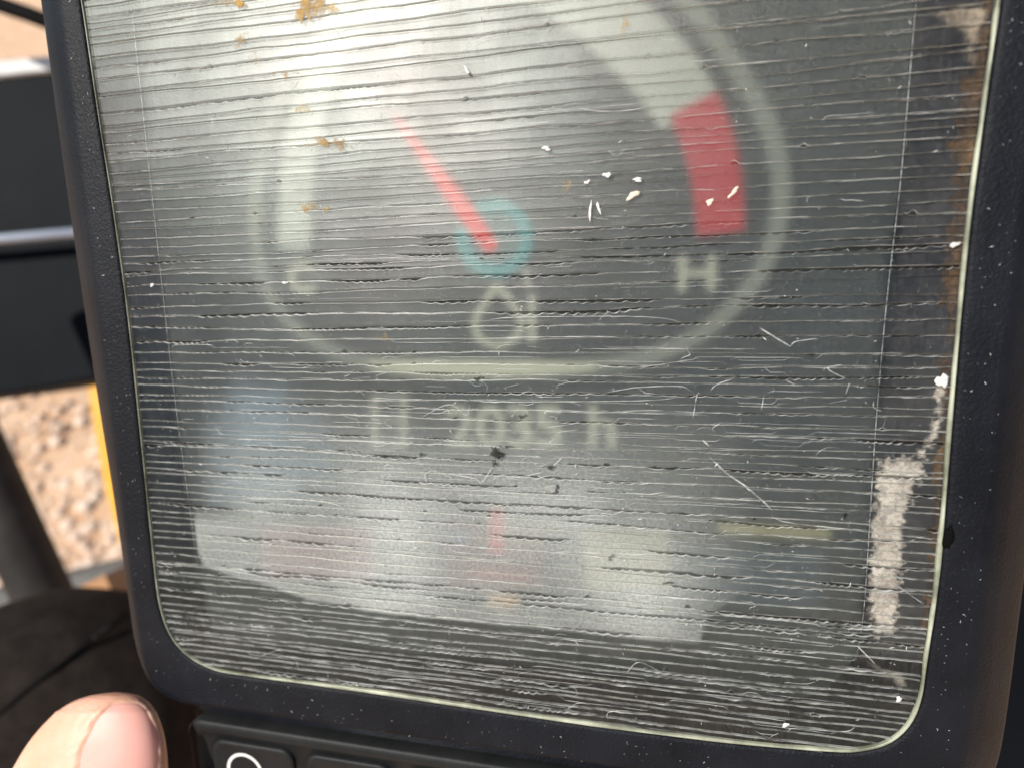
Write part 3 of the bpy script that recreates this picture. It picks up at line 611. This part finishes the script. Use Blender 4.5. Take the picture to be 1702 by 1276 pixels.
# dark lint on the right bezel edge
lp = on(1577, 893, .5); V = []
n = 36
for rr, z in ((1, -.5), (1, .1), (.6, .35), (.1, .4)):
    for i in range(n):
        t = 2 * math.pi * i / n; k = 1 + .2 * math.sin(2 * t + 1) + .12 * math.cos(5 * t); V.append((math.cos(t) * .62 * rr * k, math.sin(t) * 2.1 * rr * k, z))
o = mesh('grease_blob', V, grid_faces(4, n, True) + [tuple(range(3 * n, 4 * n))], solid('wet black grease', (0.002, 0.002, 0.002), None, 200, 0.8, spec=.1), None, True)
o.matrix_world = MON @ Matrix.Translation(Vector(lp) * MM); tag(o, 'small black grease blob on the right side of the bezel', 'grease')

# ------------------------------------------------------------------ things to the left, beyond the monitor
def slab(name, px, depth, thick, mat, label=None, cat=None, parent=None, bev=0.002):
    ds = depth if isinstance(depth, (list, tuple)) else [depth] * len(px)
    A = [at(x, y, d) for (x, y), d in zip(px, ds)]; c = np.mean(A, axis=0)
    bm = bmesh.new(); fr = [bm.verts.new(p - c) for p in A]; bk = [bm.verts.new(p - c + VIEW * thick) for p in A]; n = len(A)
    bm.faces.new(fr); bm.faces.new(list(reversed(bk)))
    for i in range(n): bm.faces.new((fr[i], bk[i], bk[(i + 1) % n], fr[(i + 1) % n]))
    bmesh.ops.recalc_face_normals(bm, faces=bm.faces[:])
    if bev: bmesh.ops.bevel(bm, geom=bm.edges[:], offset=bev, segments=2, profile=.5, affect='EDGES')
    me = bpy.data.meshes.new(name); bm.to_mesh(me); bm.free(); me.materials.append(mat)
    o = bpy.data.objects.new(name, me); COL.objects.link(o); o.location = c
    if label: tag(o, label, cat)
    if parent is not None: o.parent = parent; o.matrix_parent_inverse = parent.matrix_world.inverted()
    return o
def tube(name, P, rad, mat, label=None, cat=None, n=18):
    P = np.asarray(P, float); c = P.mean(0); P = P - c; V = []
    t = np.gradient(P, axis=0); t /= np.linalg.norm(t, axis=1)[:, None]; up = np.array([.3, .2, .9])
    for i in range(len(P)):
        a = np.cross(t[i], up); a /= np.linalg.norm(a); b = np.cross(t[i], a); r = rad[i] if isinstance(rad, (list, np.ndarray)) else rad
        for k in range(n): V.append(P[i] + r * (a * math.cos(2 * math.pi * k / n) + b * math.sin(2 * math.pi * k / n)))
    m = len(P); fs = grid_faces(m, n, True) + [tuple(range(n))[::-1], tuple(range((m - 1) * n, m * n))]
    o = mesh(name, V, fs, mat, None, True, scale=1.0); o.location = c
    if label: tag(o, label, cat)
    return o
M_PANEL = solid('dark painted panel', (0.003, 0.0042, 0.006), (0.005, 0.0068, 0.0095), 12, 0.6, .1, 300, .0005, .06)
M_ROD = solid('dull grey rod', (0.40, 0.45, 0.54), (0.52, 0.57, 0.66), 40, 0.35, 0, 100, .001, .5, .3)
M_PALE = solid('dusty white paint', (0.55, 0.55, 0.53), (0.7, 0.7, 0.68), 20, 0.6)
M_GREY = solid('dusty grey rubber', (0.10, 0.10, 0.095), (0.16, 0.155, 0.145), 25, 0.8)
M_YEL = solid('machine yellow paint', (0.78, 0.36, 0.012), (0.85, 0.42, 0.02), 30, 0.45)
M_POLE = solid('worn dark pole', (0.022, 0.019, 0.017), (0.042, 0.037, 0.034), 30, 0.7, .2, 200, .0005, .2)
M_TAN = solid('tan dusty plate', (0.42, 0.22, 0.10), (0.52, 0.29, 0.15), 30, 0.8)
slab('side_panel', [(-420, 175), (320, 92), (320, 606), (60, 648), (-420, 712)], .62, .06, M_PANEL, 'large black panel crossed by a grey rod, left of the monitor', 'panel', bev=.004)
slab('panel_cap', [(-420, 140), (320, 70), (320, 91), (-420, 172)], .615, .05, M_PALE, 'white strip along the top of the black panel', 'strip')
tube('grey_rod', [at(-420, 428, .595), at(-150, 411, .595), at(300, 372, .595)], .0048, M_ROD, 'straight grey metal rod running across the black panel', 'rod')
tube('black_cable', [at(-300, -120, .5), at(-80, -15, .5), at(0, 8, .5), at(50, 25, .5), at(120, 52, .5), at(300, 150, .55)], .0065, M_BLACK, 'black cable at the upper left behind the bezel', 'cable')
slab('yellow_post', [(134, 560), (235, 560), (235, 950), (198, 900), (172, 800), (152, 690)], .95, .05, M_YEL, 'bright yellow machine post showing beside the bezel', 'post')
tube('dark_pole', [at(-190, 415, .5), at(-49, 724, .5), at(54, 950, .5), at(80, 1006, .5), at(120, 1095, .5)], .0205, M_POLE, 'thick dark pole slanting down to the black cushion', 'pole')
sill = slab('door_sill', [(-420, 1083), (260, 925), (260, 960), (-420, 1125)], .66, .06, M_GREY, 'grey door sill with pale edge strips below the gravel', 'sill', bev=.003)
slab('edge_strip', [(-420, 1058), (260, 911), (260, 926), (-420, 1081)], .655, .04, M_PALE, parent=sill)
slab('edge_strip', [(-420, 1145), (80, 1005), (80, 1030), (-420, 1180)], .64, .04, M_PALE, parent=sill)
slab('tan_plate', [(95, 1000), (128, 976), (300, 896), (300, 1060), (95, 1060)], .56, .03, M_TAN, 'tan dusty plate wedged between sill, bezel and black cushion', 'plate')

slab('dark_console', [(1560, 960), (1760, 940), (2100, 900), (2100, 1600), (1560, 1600)], .30, .05, M_PANEL, 'dark machine console just past the lower right of the bezel', 'console', bev=.004)

# black cushion
M_FABRIC = solid('black woven fabric', (0.012, 0.0085, 0.0068), (0.022, 0.0165, 0.0135), 160, 0.9, .8, 900, .0006, .15)
dC = .27; cc = at(108, 1215, dC); ex = at(108 + 255, 1215, dC) - cc; ey = at(108, 1215 - 228, dC) - cc; ez = -VIEW * .045
def ell(u, w):
    su = lambda x, e: math.copysign(abs(x) ** e, x)
    return ex * su(math.cos(u), 1.0) * su(math.cos(w), .8) + ey * su(math.sin(u), 1.0) * su(math.cos(w), .8) + ez * su(math.sin(w), .8)
V = []; nu, nw = 72, 36
for j in range(nw):
    w = -math.pi / 2 + math.pi * (j + .5) / nw
    for i in range(nu):
        p = ell(2 * math.pi * i / nu, w); V.append(p * (1 + .012 * math.sin(i * .7 + j * .4) * math.cos(j * .9)))
cushion = mesh('cushion', V, grid_faces(nw, nu, True) + [tuple(range(nu))[::-1], tuple(range((nw - 1) * nu, nw * nu))], M_FABRIC, None, True, scale=1.0)
cushion.location = cc; tag(cushion, 'rounded black fabric cushion with a stitched seam behind the thumb', 'cushion')
def on_cushion(px, py):
    o_ = CAM_W - cc; d = at(px, py, 1.0) - CAM_W; B = np.column_stack([ex, ey, ez]); Bi = np.linalg.inv(B)
    oo, dd = Bi @ o_, Bi @ d
    lo_, hi_ = 0, 1
    f_ = lambda t: (abs(oo + dd * t) ** (2 / .82)).sum()
    ts = np.linspace(.1, .5, 4000); val = np.array([f_(t) for t in ts]); k = np.where(val < 1)[0]
    t = ts[k[0]] if len(k) else ts[val.argmin()]
    return o_ + d * t
seam_px = [(-30, 1212), (40, 1150), (100, 1104), (150, 1065), (190, 1035), (212, 1018)]
sp = smooth_path([on_cushion(*q) - VIEW * .0006 for q in seam_px], 40)
so_ = tube('seam', sp, .0009, M_BLACK); so_.parent = cushion; so_.location = sp.mean(0)
M_ST = solid('grey thread', (0.10, 0.09, 0.085), None, 400, .8)
for px in ((160, 1057), (168, 1051), (176, 1045), (184, 1039), (192, 1033), (200, 1026)):
    a_ = on_cushion(px[0] - 1.3, px[1] + 1); b_ = on_cushion(px[0] + 1.3, px[1] - 1); off = -VIEW * .0012
    t_ = tube('stitch', [a_ + off * .6, (a_ + b_) / 2 + off * 1.3, b_ + off * .6], .0006, M_ST, n=8); t_.parent = cushion; t_.location = (a_ + b_) / 2 + off

# ------------------------------------------------------------------ thumb
def skin_mat():
    m, nt, out = nmat('skin'); p = N(nt, 'ShaderNodeBsdfPrincipled')
    L(nt, mixcol(nt, ramp(nt, noise_node(nt, 120, 4), .35, .65), (0.87, 0.43, 0.28), (0.90, 0.51, 0.37)), p.inputs['Base Color'])
    p.inputs['Roughness'].default_value = .5; p.inputs['Subsurface Weight'].default_value = .35; p.inputs['Subsurface Radius'].default_value = (.004, .0016, .0009); p.inputs['Subsurface Scale'].default_value = 1.0
    b = N(nt, 'ShaderNodeBump', Strength=.6, Distance=.0003); L(nt, noise_node(nt, 900, 4, (.6, 1, 1.4)), b.inputs['Height']); L(nt, b.outputs['Normal'], p.inputs['Normal'])
    L(nt, p.outputs[0], out.inputs['Surface']); return m
M_SKIN = skin_mat()
M_NAIL = solid('fingernail', (0.87, 0.40, 0.32), (0.90, 0.48, 0.40), 90, .5, .1, 300, .0002, .5, 0, (1, 1, 1), (.3, (.003, .0012, .0008), 1.0))
dT = .1035
secs = [(1150, 188, 196), (1151.5, 172, 214), (1155, 150, 230), (1161, 130, 241), (1170, 112, 251), (1185, 90, 261), (1205, 70, 269), (1230, 49, 275), (1255, 33, 278), (1280, 19, 279), (1330, -8, 282), (1400, -38, 288), (1500, -62, 300), (1620, -80, 320)]
sy = np.array([s[0] for s in secs]); sl_ = np.array([s[1] for s in secs]); sr = np.array([s[2] for s in secs])
yy = np.concatenate([1150 + 30 * np.linspace(0, 1, 22) ** 2, np.linspace(1182, 1620, 90)]); nu = 120
XL, XR = np.interp(yy, sy, sl_), np.interp(yy, sy, sr)
def sm(a, k=5):
    b = a.copy()
    for _ in range(k): b[12:-1] = (b[11:-2] + 2 * b[12:-1] + b[13:]) / 4
    return b
XL, XR = sm(XL), sm(XR)
nail_l = lambda y: np.interp(y, [1163, 1168, 1180, 1200, 1225, 1250, 1290, 1400], [205, 186, 171, 156, 142, 132, 124, 118])
nail_r = lambda y: np.interp(y, [1163, 1168, 1180, 1200, 1225, 1250, 1290, 1400], [215, 232, 245, 257, 266, 266, 262, 258])
def thumb_pt(x, y, xl, xr, th):
    a = (xr - xl) / 2
    zf = a * .80 * math.sin(th)
    return zf
V = []
for i, y in enumerate(yy):
    cx_, a = (XL[i] + XR[i]) / 2, (XR[i] - XL[i]) / 2
    for k in range(nu):
        th = 2 * math.pi * k / nu; c_, s_ = math.cos(th), math.sin(th)
        x = cx_ + a * c_; z = a * .54 * (abs(s_) ** .66) * math.copysign(1, s_)
        if s_ > 0:                                  # nail wall and folds on the side that faces the camera
            l_, r_ = float(nail_l(y)), float(nail_r(y))
            for e_, wd, hh in ((l_ - 6, 6, 2.8), (r_ + 4, 4, 2.0)):
                if y > 1160: z += hh * (1 + .5 * math.sin(y * .21 + e_ * .05) * math.sin(y * .083 + 1)) * math.exp(-((x - e_ - 2.0 * math.sin(y * .13)) / wd) ** 2) * float(sstep(1158, 1180, y))
            z -= .9 * float(sstep(l_ - 1, l_ + 5, x) * (1 - sstep(r_ - 4, r_ + 1, x)) * sstep(1164, 1172, y))
            z += (1.6 * math.exp(-((x - (l_ - 16 + 6 * math.sin(y * .08))) / 3.0) ** 2) + 1.0 * math.exp(-((x - (l_ - 27 + 5 * math.sin(y * .06 + 2))) / 2.5) ** 2)) * float(sstep(1158, 1180, y))
        depth = dT - z / F * dT
        V.append(at(x, y, depth))
o_t = at(150, 1620, dT); V = np.array(V) - o_t
fs = grid_faces(len(yy), nu, True) + [tuple(range(nu)), tuple(range((len(yy) - 1) * nu, len(yy) * nu))[::-1]]
thumb = mesh('thumb', V, fs, M_SKIN, None, True, scale=1.0); thumb.location = o_t
tag(thumb, 'bare thumb tip with short pink nail at the lower left corner', 'thumb')
nv = []; ny, nx_ = 60, 40; ysn = np.linspace(1165, 1405, ny)
for y in ysn:
    l_, r_ = float(nail_l(y)), float(nail_r(y)); xl, xr = np.interp(y, yy, XL), np.interp(y, yy, XR); cx_, a = (xl + xr) / 2, (xr - xl) / 2
    for k in range(nx_):
        t = k / (nx_ - 1); x = l_ - 1 + (r_ - l_ + 2) * t; c_ = np.clip((x - cx_) / a, -.995, .995); s_ = math.sqrt(1 - c_ * c_)
        z = a * .54 * s_ ** .66 - .9 + 1.1 * math.sin(math.pi * t) ** .5 - (1.6 if y < 1166 else 0)
        if k in (0, nx_ - 1): z -= 1.2
        nv.append(at(x, y, dT - z / F * dT) - o_t)
nail = mesh('nail', nv, [tuple(reversed(q)) for q in grid_faces(ny, nx_)], M_NAIL, thumb, True, scale=1.0)

# ------------------------------------------------------------------ ground outside
def ground_mat():
    m, nt, out = nmat('dry gravelly earth'); p = N(nt, 'ShaderNodeBsdfPrincipled')
    L(nt, mixcol(nt, ramp(nt, noise_node(nt, 5, 8, (1, 1, 1), .7), .35, .65), (0.62, 0.37, 0.21), (0.76, 0.54, 0.37)), p.inputs['Base Color']); p.inputs['Roughness'].default_value = .95
    b = N(nt, 'ShaderNodeBump', Strength=.8, Distance=.02); L(nt, noise_node(nt, 30, 8, (1, 1, 1), .7), b.inputs['Height']); L(nt, b.outputs['Normal'], p.inputs['Normal'])
    L(nt, p.outputs[0], out.inputs['Surface']); return m
M_GROUND = ground_mat()
def hit(px, py):
    d = at(px, py, 1.0) - CAM_W; return CAM_W + d * (CAM_W[2] / -d[2])
gc = hit(80, 780)
gx = np.unique(np.concatenate([np.linspace(-70, -3, 16), np.linspace(-3, 3, 150), np.linspace(3, 70, 16)]))
X, Y = np.meshgrid(gx + gc[0], gx + gc[1]); R = np.hypot(X - gc[0], Y - gc[1])
Z = (.05 * noise2(X, Y, .55) + .018 * noise2(X, Y, .2) + .005 * noise2(X, Y, .09)) * (1 - sstep(2.2, 3.0, R))
ground = mesh('ground', np.column_stack([X.ravel(), Y.ravel(), Z.ravel()]), grid_faces(len(gx), len(gx)), M_GROUND, None, True, scale=1.0); ground['kind'] = 'structure'
M_STONE = solid('pale stones', (0.66, 0.45, 0.31), (0.84, 0.70, 0.57), 9, .85, .3, 40, .01)
ico = bmesh.new(); bmesh.ops.create_icosphere(ico, subdivisions=2, radius=1.0); ico.verts.ensure_lookup_table()
IV = np.array([v.co[:] for v in ico.verts]); IF = np.array([[v.index for v in f.verts] for f in ico.faces]); ico.free()
V, fs, cnt = [], [], 0
for i in range(2600):
    px, py = rr_.uniform(-150, 260), rr_.uniform(-40, 1000)
    g_ = hit(px, py); r = rr_.choice([.003, .004, .006, .007, .009, .012, .022]) * rr_.uniform(.7, 1.3)
    q = IV * (1 + .22 * noise2(IV[:, 0] * 1.2 + i, IV[:, 1] * 1.2 + IV[:, 2], .8)[:, None]) * np.array([rr_.uniform(.8, 1.3), rr_.uniform(.8, 1.3), rr_.uniform(.5, .85)]) * r
    an = rr_.uniform(0, 6.28); q = q @ np.array([[math.cos(an), -math.sin(an), 0], [math.sin(an), math.cos(an), 0], [0, 0, 1]]).T
    zg = float(.05 * noise2(g_[0], g_[1], .55) + .025 * noise2(g_[0], g_[1], .2)); V.append(q + [g_[0], g_[1], zg + r * .3]); fs.append(IF + cnt); cnt += len(IV)
o = mesh('gravel', np.vstack(V), np.vstack(fs), M_STONE, None, True, scale=1.0); o['kind'] = 'stuff'; o['label'] = 'pale sunlit gravel lying on the earth outside'; o['category'] = 'gravel'
